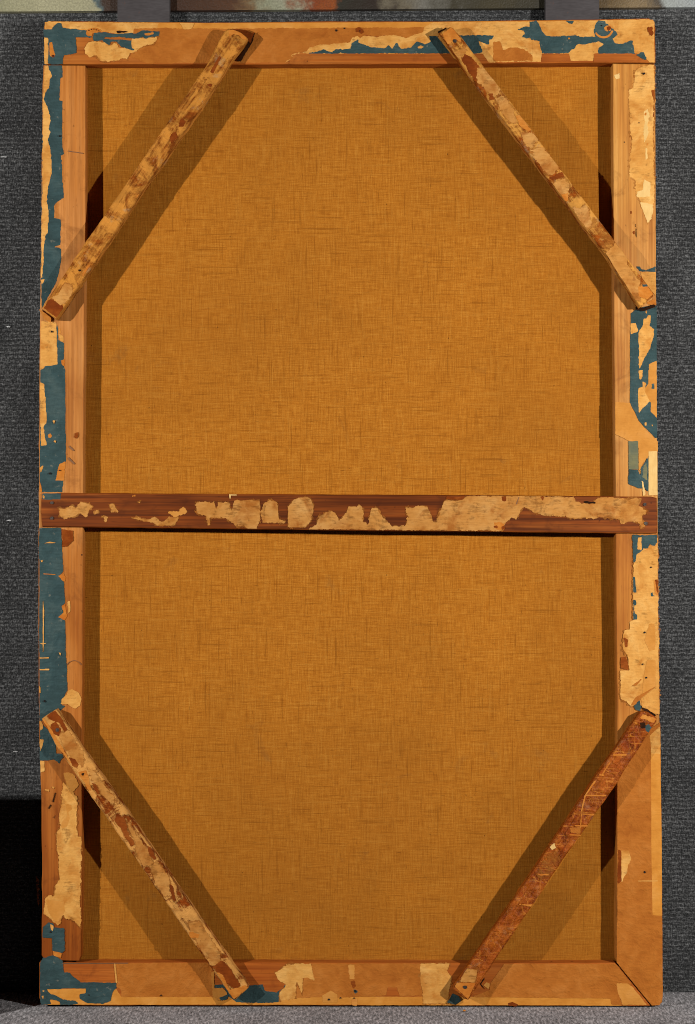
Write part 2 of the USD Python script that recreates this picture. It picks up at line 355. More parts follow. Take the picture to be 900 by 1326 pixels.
def box(x0, x1, y0, y1, z0, z1):
    b = trimesh.creation.box((x1 - x0, y1 - y0, z1 - z0)); b.apply_translation(((x0 + x1) / 2, (y0 + y1) / 2, (z0 + z1) / 2)); return b

# ------------------------------------------------------------------ the setting
fl = trimesh.creation.box((3.2, .62, .02)); fl.apply_translation((0, -.25, -.01))
obj('floor', fl, 'floor', kind='structure')
obj('wall', box(-2.5, 2.5, .0, .06, -.02, 2.4), 'wall', kind='structure')
# unseen board added to the left: keeps the left lamp off the wall's foot
obj('unseen_light_blocker', box(-1.3, -.548, -.234, -.220, .0005, .364), 'wall', kind='structure')

# ------------------------------------------------------------------ the picture hanging above, and the two straps that hold it
up = UsdGeom.Xform.Define(stage, path_for('/World', 'upper_painting'))
UsdGeom.Xformable(up).AddTranslateOp().Set(Gf.Vec3d(0, -.0015, 1.3005)); up.AddRotateYOp().Set(-.36)
tag(up, 'lower edge of an oil painting hung above the bare canvas back', 'painting')
b = trimesh.creation.box((1.4, .011, .62), ); b.apply_translation((0, -.0055, .31))
obj('panel', b, 'picture', str(up.GetPath()))
for name, x0, x1, lab in (('left', 152, 220, 'grey felt strap above the brace at the canvas top left'), ('right', 706, 776, 'grey felt strap above the curled orange ring at top right')):
    a, c = at(x0, 10, -.022)[0], at(x1, 10, -.022)[0]
    st = UsdGeom.Xform.Define(stage, path_for('/World', 'hanging_strap'))
    UsdGeom.Xformable(st).AddTranslateOp().Set(Gf.Vec3d((a + c) / 2, -.022, 1.13))
    tag(st, lab, 'strap', 'felt straps that carry the upper painting')
    w = (c - a) / 2
    s = bar([(-w, 0), (w, 0), (w, .75), (-w, .75)], 0, -.0085, .001)
    obj('strap_board', s, 'strap', str(st.GetPath()))

# ------------------------------------------------------------------ the canvas seen from behind
root = UsdGeom.Xform.Define(stage, path_for('/World', 'stretched_canvas'))
UsdGeom.Xformable(root).AddTranslateOp().Set(Gf.Vec3d(*BASE)); root.AddRotateXOp().Set(-math.degrees(math.asin(S)))
tag(root, 'large canvas turned back to front on its pine stretcher, leaning on grey carpeted wall', 'stretched canvas')
R = str(root.GetPath())
random.seed(4)
RG = np.random.default_rng(11)

# linen, gently slack
c0, c1 = uv(62, 1296, -.022), uv(843, 36, -.022)
nx, nz = 90, 140
gx, gz = np.meshgrid(np.linspace(c0[0], c1[0], nx), np.linspace(c0[1], c1[1], nz))
pts = np.column_stack([gx.ravel() * 4.2, gz.ravel() * 4.2, np.zeros(gx.size)])
amp = meshkit.fbm(pts)
amp = np.asarray(amp).reshape(-1); amp = (amp - amp.mean()) / (amp.std() + 1e-9)
yy = .022 + .00035 * amp
idx = np.arange(nx * nz).reshape(nz, nx)
q = np.column_stack([idx[:-1, :-1].ravel(), idx[:-1, 1:].ravel(), idx[1:, 1:].ravel(), idx[1:, :-1].ravel()])
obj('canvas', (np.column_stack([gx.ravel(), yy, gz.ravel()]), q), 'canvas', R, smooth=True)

def rail(name, pts, mat, w_top=0.0, w_bot=-.0225, ch=.0008, amp=.00022):
    p = rough_ring(poly_uv(pts, w_top), .009, amp, RG)
    return obj(name, bar(p, w_top, w_bot, ch), mat, R)

TOP = rail('top_rail', [(57, 34), (59, 29), (64, 27), (120, 27.6), (275, 29), (420, 27.5), (560, 27.4), (700, 26), (770, 25), (838, 23.3), (845, 24.5), (848.5, 30), (848.7, 81.4), (770, 81), (640, 82), (480, 83), (300, 83.2), (160, 83), (57, 83)], 'wood_top')
LEFT = rail('left_stile', [(56.5, 84), (55, 120), (54.3, 200), (53, 300), (52, 400), (51, 500), (50.4, 640), (50, 760), (50, 900), (51, 960), (53.5, 1030), (54, 1100), (54, 1243), (105, 1244.5), (106.5, 1100), (106, 1000), (107, 800), (108, 600), (109.5, 400), (111, 250), (110.5, 85)], 'wood_left')
RIGHT = rail('right_stile', [(793.6, 82.2), (840, 82.4), (848.5, 83), (848.8, 200), (849.5, 345), (850.5, 480), (851.7, 640), (852.5, 800), (854, 950), (856, 1100), (857.5, 1240), (858.5, 1296), (855, 1303), (844, 1302.5), (798.2, 1246.5), (798, 1180), (799, 1060), (799, 905), (798, 780), (796.8, 640), (795.5, 450), (794.5, 280)], 'wood_right')
BOT = rail('bottom_rail', [(51, 1246.5), (51, 1296), (55, 1301.6), (150, 1302), (400, 1302), (650, 1302.3), (843.8, 1303.1), (797.95, 1247.0), (650, 1247.4), (400, 1246.6), (200, 1246.6)], 'wood_bottom')
CROSS = rail('crossbar', [(53, 647), (54, 640), (80, 638), (190, 639), (330, 639.8), (450, 640.3), (600, 641), (750, 642), (850.5, 643), (851.2, 668), (851, 691), (700, 689.3), (500, 687.5), (300, 685), (190, 683.5), (54, 682.5), (53, 668)], 'wood_cross', w_top=.0032, w_bot=-.019, ch=.0012)

outline = {}
def clip(polys, path):
    o = outline.get(path)
    if o is None: return polys
    out = []
    for q in polys:
        q = q.intersection(o)
        out += [k for k in getattr(q, 'geoms', [q]) if k.geom_type == 'Polygon' and k.area > 8e-7]
    return out

def patches(rail_path, w0, items, seed, step=.00003, base=.00016):
    rng = np.random.default_rng(seed)
    for k, it in enumerate(items):
        kind, pts = it[0], it[1]
        amp = it[2] if len(it) > 2 else .55
        w = w0 + base + step * k
        p = poly_uv(pts, w)
        if amp < .22: ring = rough_ring(p, .0016, amp * .001, rng)
        else: ring = clip(torn(p, amp * (1.7 if kind == 'cream_x' else 1.15), seed * 100 + k), rail_path) or rough_ring(p, .0012, amp * .0009, rng)
        name = {'cream': 'cream_paper', 'cream_x': 'cream_paper', 'pale': 'pale_paper', 'kraft': 'kraft_paper', 'kraft_light': 'kraft_paper', 'glue': 'glue_stain', 'band': 'kraft_paper', 'blue': 'blue_paper', 'blue_faded': 'faded_blue_paper', 'orange': 'orange_scrap', 'rust': 'glue_stain', 'black': 'torn_gap', 'greyline': 'pencil_line', 'wood_top': 'bare_wood', 'wood_bottom': 'bare_wood', 'wood_left': 'bare_wood', 'wood_right': 'bare_wood', 'hole': 'nail_hole', 'brace_br': 'brown_scrap'}[kind]
        obj(name, prism(ring, w, w0 - .0004), kind, rail_path)
        if kind == 'cream_x' or len(it) > 3:          # a ragged halo of glue and fibres round the scrap
            hp = Polygon(p); hp = (hp if hp.is_valid else hp.buffer(0)).buffer(.0009)
            if hp.geom_type != 'Polygon': hp = max(hp.geoms, key=lambda q: q.area)
            halo = clip(torn(np.array(hp.exterior.coords)[:-1], 1.5, seed * 100 + k + 50), rail_path)
            if halo: obj('glue_stain', prism(halo, w - .000016, w0 - .0004), 'glue', rail_path)
def dots(rail_path, w, items, mat='hole', name='nail_hole'):
    for px, py, r in items:
        n = 9; a = np.arange(n) * 2 * math.pi / n; rr = r * RG.uniform(.8, 1.2, n)
        ring = poly_uv([(px + q * math.cos(t), py + q * math.sin(t)) for q, t in zip(rr, a)], w)
        obj(name, prism(ring, w, w - .003), mat, rail_path)

def arc(cx, cy, r0, r1, a0, a1, n=14):
    t = np.radians(np.linspace(a0, a1, n))
    return [(cx + r1 * math.cos(q), cy + r1 * math.sin(q)) for q in t] + [(cx + r0 * math.cos(q), cy + r0 * math.sin(q)) for q in t[::-1]]

patches(TOP, 0, [
    ('band', [(58, 28.4), (275, 29.8), (560, 28.4), (770, 26.2), (846, 25.5), (847.5, 40), (500, 40), (58, 41)], .12),
    ('cream', [(58, 31), (62, 28), (120, 28.6), (205, 29.5), (203, 41), (150, 44), (128, 39), (105, 38), (92, 37), (82, 37), (70, 50), (64, 83), (57.5, 83)]),
    ('cream', [(368, 82), (380, 73), (377.5, 71.7), (390, 68), (402, 69.5), (500, 69), (625, 69.3), (633, 80.5), (700, 79.5), (701, 40), (698, 28), (560, 29), (548, 36), (547, 41.7), (538, 44), (525, 49), (510, 45), (487, 47.5), (470, 46), (456, 48), (453, 55), (437, 56), (417, 57), (400, 61), (397, 66), (378, 70)]),
    ('kraft', [(172, 36.5), (300, 36.8), (430, 36), (549, 35.5), (547, 42), (538, 44), (525, 49.5), (510, 45), (487, 47.5), (473, 45), (467, 49), (463, 46), (456, 49), (453, 55), (437, 56.3), (427, 57.6), (417, 57.6), (400, 61.5), (397, 66.5), (380, 68.5), (377, 72), (380, 73.5), (368, 81), (190, 82), (168, 74), (172, 62)]),
    ('blue', [(400, 68.6), (407, 67.5), (418, 63.3), (425, 65.8), (430, 67.7), (435, 64), (454, 63.3), (455, 56.7), (463, 50), (465, 55), (470, 56.7), (480, 60.8), (488, 61.7), (500, 61.7), (503, 57.5), (508, 63), (512.5, 55), (515, 56), (519, 63.3), (532, 61.7), (540, 53.3), (550, 57.5), (558, 54), (555, 46.7), (600, 45.8), (640, 46), (637, 50), (633, 51), (634, 58), (620, 53.5), (625, 67), (620, 69), (500, 69), (402, 69.5)]),
    ('wood_top', [(384, 70.5), (400, 69.8), (500, 69.4), (625, 69.4), (633, 81.2), (500, 82.5), (372, 82.4), (383, 76), (391, 76)], .3),
    ('cream', [(541, 60.6), (545, 58.6), (549, 60.5), (546, 62.6), (541, 62.6)], .3),
    ('kraft', [(639, 55), (646.7, 53), (651.7, 64), (663, 61), (676.7, 63), (685, 68), (695, 78), (638, 80)]),
    ('cream', [(690, 28), (770, 26.5), (840, 24.8), (847, 28), (848, 81), (841, 80.5), (833, 72), (821, 68.5), (769, 69.5), (768, 79), (738, 79), (737, 69), (702, 69.5), (700, 79), (690, 79)], .3),
    ('blue', [(669, 38.3), (680, 34), (686, 34), (685, 27.7), (695, 27.2), (698, 31.7), (705, 45), (707, 46.7), (750, 45.8), (750, 47.5), (771, 47.5), (769, 38), (772, 29.5), (775, 26.6), (782.5, 27), (793, 36.7), (798, 40), (799, 45), (793, 50), (798, 56.7), (805, 57.5), (817, 52.5), (819.7, 53), (821.7, 66.7), (823, 71), (833, 66.7), (837.5, 75), (836, 78.5), (825, 72), (820, 69), (775, 69), (775, 63), (781.7, 57.5), (775, 53.3), (768, 55), (760, 57.5), (747, 58.3), (745, 62.5), (740, 64), (736.7, 69), (701.7, 69.3), (699, 56.7), (699, 53.3), (688, 51.7), (686.7, 49), (675, 48.3), (680, 43.3), (678, 40), (670, 39)], .6),
    ('wood_top', [(701.5, 69.6), (737, 69.5), (739.5, 79), (701, 79.3)], .3),
    ('wood_top', [(769, 69.7), (820, 69.5), (827, 73), (836.5, 80.6), (769, 80.6)], .3),
    ('blue', [(733, 27.2), (743.5, 27), (741, 31), (737, 30.5)], .3),
    ('orange', arc(781.7, 36.5, 10.6, 12.9, 15, 150), .2),
    ('orange', [(782, 36), (785, 33.5), (790, 32.5), (793, 36), (790, 40), (786, 40.5), (783, 38.5)], .7),
    ('rust', [(786, 35), (790, 34), (791.5, 37), (788, 39), (786, 38)], .5),
    ('cream', [(110, 62.5), (114, 55), (120, 53.3), (137, 55), (143, 60), (148, 55), (153, 61.7), (160, 62.5), (170, 55), (170, 50), (205, 47.5), (200, 56), (185, 60), (176, 66), (168, 70), (165, 76.7), (157, 75), (150, 79), (140, 80), (130, 78.3), (125, 72.5), (117, 73.3), (110, 69)], .8, 1),
    ('blue', [(57, 38.7), (66.7, 38), (70, 32.5), (75, 29.7), (79, 30.8), (81, 35.8), (93, 37.5), (111.7, 39.2), (113, 46.7), (120, 47.5), (121.7, 42.5), (130, 41.7), (136.7, 40.8), (143, 43.3), (150, 44.2), (166.7, 42.5), (176.7, 43.7), (183, 40), (195, 40), (206, 41), (206, 46.7), (191.7, 48.3), (189, 50.8), (185, 48.3), (173, 50), (156.7, 47.5), (136.7, 48.3), (133, 50), (170, 52.5), (170, 61.7), (174, 64), (172.5, 65.3), (165, 63), (156.7, 60.8), (150, 53.3), (143, 54), (142.5, 59), (138, 56.7), (131.7, 51.7), (123, 54), (120, 51.7), (120, 47.8), (97.5, 48.3), (99, 68.3), (81.7, 71.7), (81, 83), (66.7, 83), (62, 82.5), (63, 66), (62.5, 49), (57, 48.3)], .5),
    ('orange', [(111, 43), (114, 38), (120, 36), (127, 36), (131.5, 40), (126, 42), (120, 43), (119, 47), (113, 46.5)], .4),
    ('orange', [(63.5, 55), (67, 54.5), (71.5, 71), (68, 74), (64.5, 72)], .4),
    ('orange', [(187, 43.5), (199, 42), (199, 44), (193, 45.5), (187.5, 45.5)], .3),
    ('orange', [(735, 48.5), (739, 48.5), (738.5, 51), (735.5, 51)], .3),
    ('rust', [(67, 71.3), (70.4, 71), (70.6, 73.6), (67.5, 74)], .3),
    ('black', [(151, 40), (165, 39.8), (165.5, 42), (151.5, 42.3)], .4),
    ('cream', [(233, 29.8), (252, 30), (248, 37.2), (238, 38)], .3),
    ('rust', [(462, 37), (466, 35.5), (470, 37), (471, 41), (468, 44), (466, 42), (462, 41)], .9),
    ('rust', [(838, 36), (845, 34), (846, 45), (841, 48)], .9),
], 21)
dots(TOP, .0013, [(435.5, 39.3, 1.4), (446, 36.5, .9), (68.6, 72.3, .9), (779, 33, .8), (466, 40, .8)])
dots(TOP, .0014, [(115 + 3.2 * k, 39.2 - 1.6 * math.sin(k * .9), .65) for k in range(5)])

patches(LEFT, 0, [
    ('blue', [(60, 85), (80.6, 85), (80.6, 100), (78, 101), (76.7, 130), (81, 130.5), (80.5, 154), (80.5, 189), (83, 199), (79, 202), (80.5, 217), (80.5, 228), (82, 245), (82.8, 256), (73, 262.6), (69.5, 267), (70.5, 272.6), (69.5, 282.6), (79, 284), (78, 317), (69.5, 319.8), (79.5, 321.4), (79.5, 336), (73.5, 364), (66, 378), (54, 400), (53, 360), (54, 250), (56, 120)], .35),
    ('cream', [(57.5, 85), (62.5, 85), (64, 91), (67.8, 97.8), (64.4, 103), (64, 113), (58.3, 120), (57, 128), (60.6, 135.6), (65, 150), (65.5, 156.7), (62.8, 166.7), (65.5, 171), (61.7, 181), (65, 191), (66.7, 209), (66.7, 223.7), (62.8, 239), (60.6, 261), (63, 275), (62, 301), (59, 305), (56.7, 322.6), (56.7, 335), (54.5, 360), (53, 360), (54, 300), (55, 200), (56, 120)], .45),
    ('cream', [(53, 363), (57.5, 361.5), (57, 365), (54, 368)], .5),
    ('blue', [(73.5, 418), (75, 425), (75.5, 440), (82.8, 444), (82.8, 465.7), (79, 467), (83, 475), (84.4, 479.6), (84.4, 511), (85, 560), (85, 597), (82, 622), (80.5, 637), (51.5, 637), (52, 560), (52.3, 476), (60, 473), (73.5, 472)], .3),
    ('cream', [(53, 415.5), (62, 416.5), (73, 417.5), (74.4, 472), (66, 474), (59, 473.5), (55, 478), (52.5, 479)], .3),
    ('cream', [(75.5, 432), (80, 434), (82.3, 437), (82.3, 443), (78, 442)], .4),
    ('orange', [(76.5, 425), (79, 424), (79, 432), (76.5, 432)], .3),
    ('orange', [(79, 467), (83.5, 465), (84, 475), (80, 472)], .3),
    ('cream', [(51.8, 495), (56.7, 497), (58.3, 511), (59.5, 527.7), (60, 547.7), (56.7, 551), (57.8, 564), (60.5, 576.6), (53, 577), (52, 540)], .4),
    ('orange', [(62, 563), (65, 561), (67.8, 564.5), (65, 567), (62.5, 566.5)], .4),
    ('orange', [(85, 597), (76.7, 601), (72, 622), (83, 622)], .4),
    ('cream', [(51.5, 605), (57, 601.5), (55, 608), (52, 613)], .3),
    ('orange', [(51.3, 623), (53.5, 630), (54.5, 637), (51.3, 637)], .2),
    ('blue', [(50.8, 683.5), (79.4, 683.5), (80, 709), (82, 740), (75.5, 745.8), (82.8, 753.5), (84, 781), (80, 784.7), (82, 793.5), (75.5, 799), (84.4, 803.5), (85, 838), (86.7, 867), (87, 894), (79.5, 908), (80, 913), (84.4, 914), (77, 921), (60, 928), (51, 935)], .3),
    ('orange', [(82.5, 743), (75.5, 746), (80, 751), (83.5, 754), (85, 748)], .4),
    ('orange', [(84.5, 781), (80, 784.7), (82, 793.5), (75.5, 799), (84, 803.5), (87, 797), (85, 790)], .4),
    ('cream', [(87.5, 779), (91, 778), (91, 792), (88, 794)], .3),
    ('cream', [(87.8, 894), (93, 892.5), (102, 897), (105.5, 905), (103, 914), (97.8, 918), (91, 915), (87.8, 911.7), (79, 911.7), (80, 905), (86.7, 899)], .3),
    ('blue', [(52, 934), (66, 950), (72, 962), (72.5, 970), (73, 976), (80, 976), (82, 981), (79, 984), (76.7, 988), (70, 984), (52, 985)], .5),
    ('cream', [(51.5, 932), (55, 936), (56, 943), (52, 946)], .4),
    ('cream', [(51.5, 957), (56.3, 957.5), (55.5, 966), (52, 973)], .4),
    ('cream', [(52, 985), (57.5, 985.5), (57.3, 999), (52.5, 1000)], .3),
    ('kraft_light', [(82, 1000), (90, 1000), (97.8, 1005), (102, 1016), (93, 1028), (86, 1018)], .5),
    ('cream', [(82, 1013), (89, 1021), (99, 1032), (100, 1041), (99, 1069), (100.5, 1083), (105, 1084), (105, 1120), (103, 1174.6), (104.5, 1177), (104, 1201), (99, 1195.7), (93, 1191), (84.4, 1190), (82, 1182), (78, 1195.7), (74.4, 1198), (69, 1193.4), (56.7, 1183), (59, 1161), (70, 1160), (71.7, 1149), (74.4, 1141), (76.7, 1138), (75.5, 1110), (73, 1099), (73, 1079), (78, 1072), (76, 1059), (79, 1043)], .8, 1),
    ('kraft_light', [(84, 1041), (92, 1042), (93, 1048), (88, 1052), (91, 1060), (87, 1070), (80, 1074), (79, 1066), (87, 1056)], .5),
    ('kraft_light', [(60, 1165), (82, 1168), (84, 1180), (76, 1194), (70, 1192), (62, 1180)], .6),
    ('cream', [(58, 1021), (64, 1022.5), (64, 1025), (58, 1023.8)], .4),
    ('cream', [(67, 1018), (71, 1019), (70.5, 1021.5), (68, 1021)], .3),
    ('black', [(71, 1026), (72.3, 1027), (69, 1040), (67.6, 1038)], .3),
    ('black', [(65, 1042), (66, 1043), (63.5, 1048), (62, 1047)], .3),
    ('blue', [(62.8, 1194.5), (69, 1195.7), (70, 1201), (83, 1202), (84, 1231), (81, 1234.5), (67.8, 1231), (67.8, 1214.5), (55, 1214), (55.5, 1201)], .35),
    ('cream', [(65, 1196), (69, 1199), (68.5, 1206), (66, 1203)], .3),
    ('orange', [(68, 1231), (80, 1234.5), (79, 1240), (70, 1238)], .3),
    ('rust', [(80, 685), (94, 687), (95, 700), (88, 707), (80.5, 708)], .5),
    ('rust', [(96.5, 561), (101, 559.5), (101.5, 565), (98.5, 568), (96, 566)], .5),
    ('greyline', [(90, 577), (96, 583), (95.5, 584), (89, 579)], .15),
    ('greyline', [(89, 592), (97, 600), (96, 601.4), (88, 594)], .15),
    ('greyline', arc(96, 866, 10.4, 11, 205, 335), .05),
    ('greyline', [(88, 195), (108, 198), (108, 199), (88, 196)], .1),
    ('cream', [(55.8, 704), (64, 701.5), (72, 702.6), (72, 703.3), (60, 703.4)], .1),
    ('orange', [(56, 742.5), (72, 743.6), (72, 744.3), (56, 743.6)], .1),
    ('cream', [(55.7, 778), (57, 790), (56.6, 830), (55.6, 845), (55.2, 800)], .15),
    ('cream', [(52, 833), (60, 833), (60, 834), (52, 834)], .15),
    ('cream', [(51, 851.5), (63.5, 851), (63.5, 852.4), (51, 852.7)], .15),
    ('cream', [(51, 866.5), (64, 866), (63, 868), (51, 867.6)], .15),
    ('cream', [(50.8, 888), (52.3, 890), (52.3, 898), (50.8, 897)], .1),
    ('cream', [(52.5, 725.5), (55.5, 725), (55, 728), (53, 728)], .2),
    ('cream', [(68, 544), (71, 545), (70, 549)], .5),
    ('cream', [(69, 569), (72, 570), (73, 574), (70, 573)], .5),
    ('cream', [(76, 845), (79, 846), (78.5, 849)], .4),
], 22)
dots(LEFT, .0022, [(67, 429.3, 1.2), (64.5, 613, 1.4), (57.5, 908, 1.3), (65.3, 1207, 1.1), (77, 176, 1.1), (77.3, 609, .8)])
dots(LEFT, .0003, [(106, 718.5, 1.0)])

patches(BOT, 0, [
    ('band', [(52.5, 1281), (112, 1280), (150, 1280), (157, 1290.6), (300, 1291), (545, 1290.5), (800, 1291), (805, 1302.2), (650, 1301.6), (400, 1301.3), (200, 1301.3), (56, 1301)], .25),
    ('kraft', [(148.5, 1247.6), (200, 1247), (275, 1247), (274, 1262), (277, 1291), (157.5, 1291), (156, 1281), (151, 1278)], .25),
    ('wood_bottom', [(276, 1248), (372, 1247.8), (365, 1254), (357, 1259), (362, 1271), (371, 1275), (362, 1284), (340, 1286), (320, 1290), (280, 1275)], .3),
    ('blue', [(277, 1275.2), (290, 1275.5), (326, 1276), (340, 1274.5), (343, 1282.7), (358, 1285), (366, 1280), (370, 1274.5), (371, 1277.7), (361.7, 1284), (361.7, 1297.7), (340, 1299), (306, 1298), (296, 1290), (290, 1279), (277, 1279)], .4),
    ('cream', [(356.7, 1259), (365, 1253.5), (373, 1247.9), (403, 1247.9), (405, 1259), (407.5, 1270), (398, 1266), (392.5, 1267), (391.7, 1291), (388, 1279), (384, 1272), (383, 1292.7), (362.5, 1296), (362.5, 1286), (372, 1274), (361.7, 1270)], .8, 1),
    ('kraft', [(403, 1247.7), (545, 1247.9), (544, 1264), (548, 1289), (517.5, 1290), (514, 1279), (502.5, 1277.7), (500, 1289), (470, 1291), (384, 1292), (384, 1274), (388, 1281), (391.7, 1291), (392.8, 1267), (398, 1266), (407.5, 1270), (405, 1259)], .4),
    ('cream', [(545, 1247.9), (582, 1247.9), (579, 1257), (585, 1266), (581, 1284), (580, 1299.5), (548, 1299.5), (548, 1289), (544, 1264)], .6, 1),
    ('kraft_light', [(451, 1249), (459, 1249), (459, 1268), (452, 1268)], .7),
    ('rust', [(454, 1271), (459, 1270), (461, 1277), (457, 1281)], .5),
    ('blue', [(457, 1281), (461, 1281), (465, 1285), (460, 1287)], .4),
    ('kraft_light', [(417, 1289), (428, 1283), (437, 1288), (437, 1298), (418, 1298)], .5),
    ('orange', [(455, 1295), (463, 1293), (463, 1303), (456, 1302)], .5),
    ('kraft', [(653, 1248), (797.2, 1248.2), (806, 1259), (818, 1275), (800, 1284), (806, 1301), (792, 1301), (791, 1293), (650, 1291.5), (611, 1291), (634, 1282), (635, 1274)], .25),
    ('kraft_light', [(798, 1272.7), (813, 1274), (820, 1279), (838, 1301.5), (806.7, 1301.5), (800, 1284)], .4),
    ('black', [(621.5, 1274), (627, 1266), (627.6, 1267), (623, 1274.5), (628, 1281), (624, 1278)], .2),
    ('cream', [(630, 1272), (634, 1274), (633, 1281), (626, 1276)], .4),
    ('rust', [(657, 1299.5), (663, 1297.5), (671, 1301), (669, 1303), (659, 1302.6)], .3),
    ('blue', [(52, 1246.8), (55, 1240), (58, 1240), (67.5, 1237), (74, 1239), (81, 1244), (82.5, 1259), (90, 1260), (104, 1272), (151, 1272.7), (151, 1279), (146.7, 1282.7), (143, 1296), (133, 1300), (111.7, 1298.5), (103, 1292.7), (103, 1287.7), (111.7, 1286), (111.7, 1280), (63, 1280.5), (52, 1281)], .35),
    ('blue', [(52, 1280), (60, 1281), (64, 1287), (72, 1289), (81.7, 1294), (92, 1296), (96, 1295), (103, 1299), (90, 1301.3), (78, 1301.3), (78, 1298), (72, 1296), (63, 1293.5), (66, 1300), (53.5, 1301.3), (52, 1296)], .5),
    ('cream', [(54, 1283), (58, 1282.5), (57, 1285)], .4),
    ('cream', [(53.5, 1290), (56.5, 1289), (55.5, 1293)], .4),
    ('greyline', [(80, 1247.2), (166, 1246.9), (166, 1247.8), (80, 1248)], .05),
    ('cream', [(147.5, 1248), (149.5, 1248), (152, 1273), (150, 1273)], .2),
    ('kraft_light', [(273.5, 1259), (277, 1258), (277.5, 1280), (287, 1279), (295, 1285), (294, 1291), (282, 1296), (275, 1290)], .6),
    ('blue', [(283, 1292), (290, 1290), (296, 1288), (294, 1294), (286, 1295)], .5),
], 23)
dots(BOT, .0014, [(426, 1294.3, 1.4), (441, 1292.3, .9), (458.5, 1292.7, .9), (208.5, 1289, 1.0), (115, 1288.5, .9), (460, 1283.5, 1.2)])

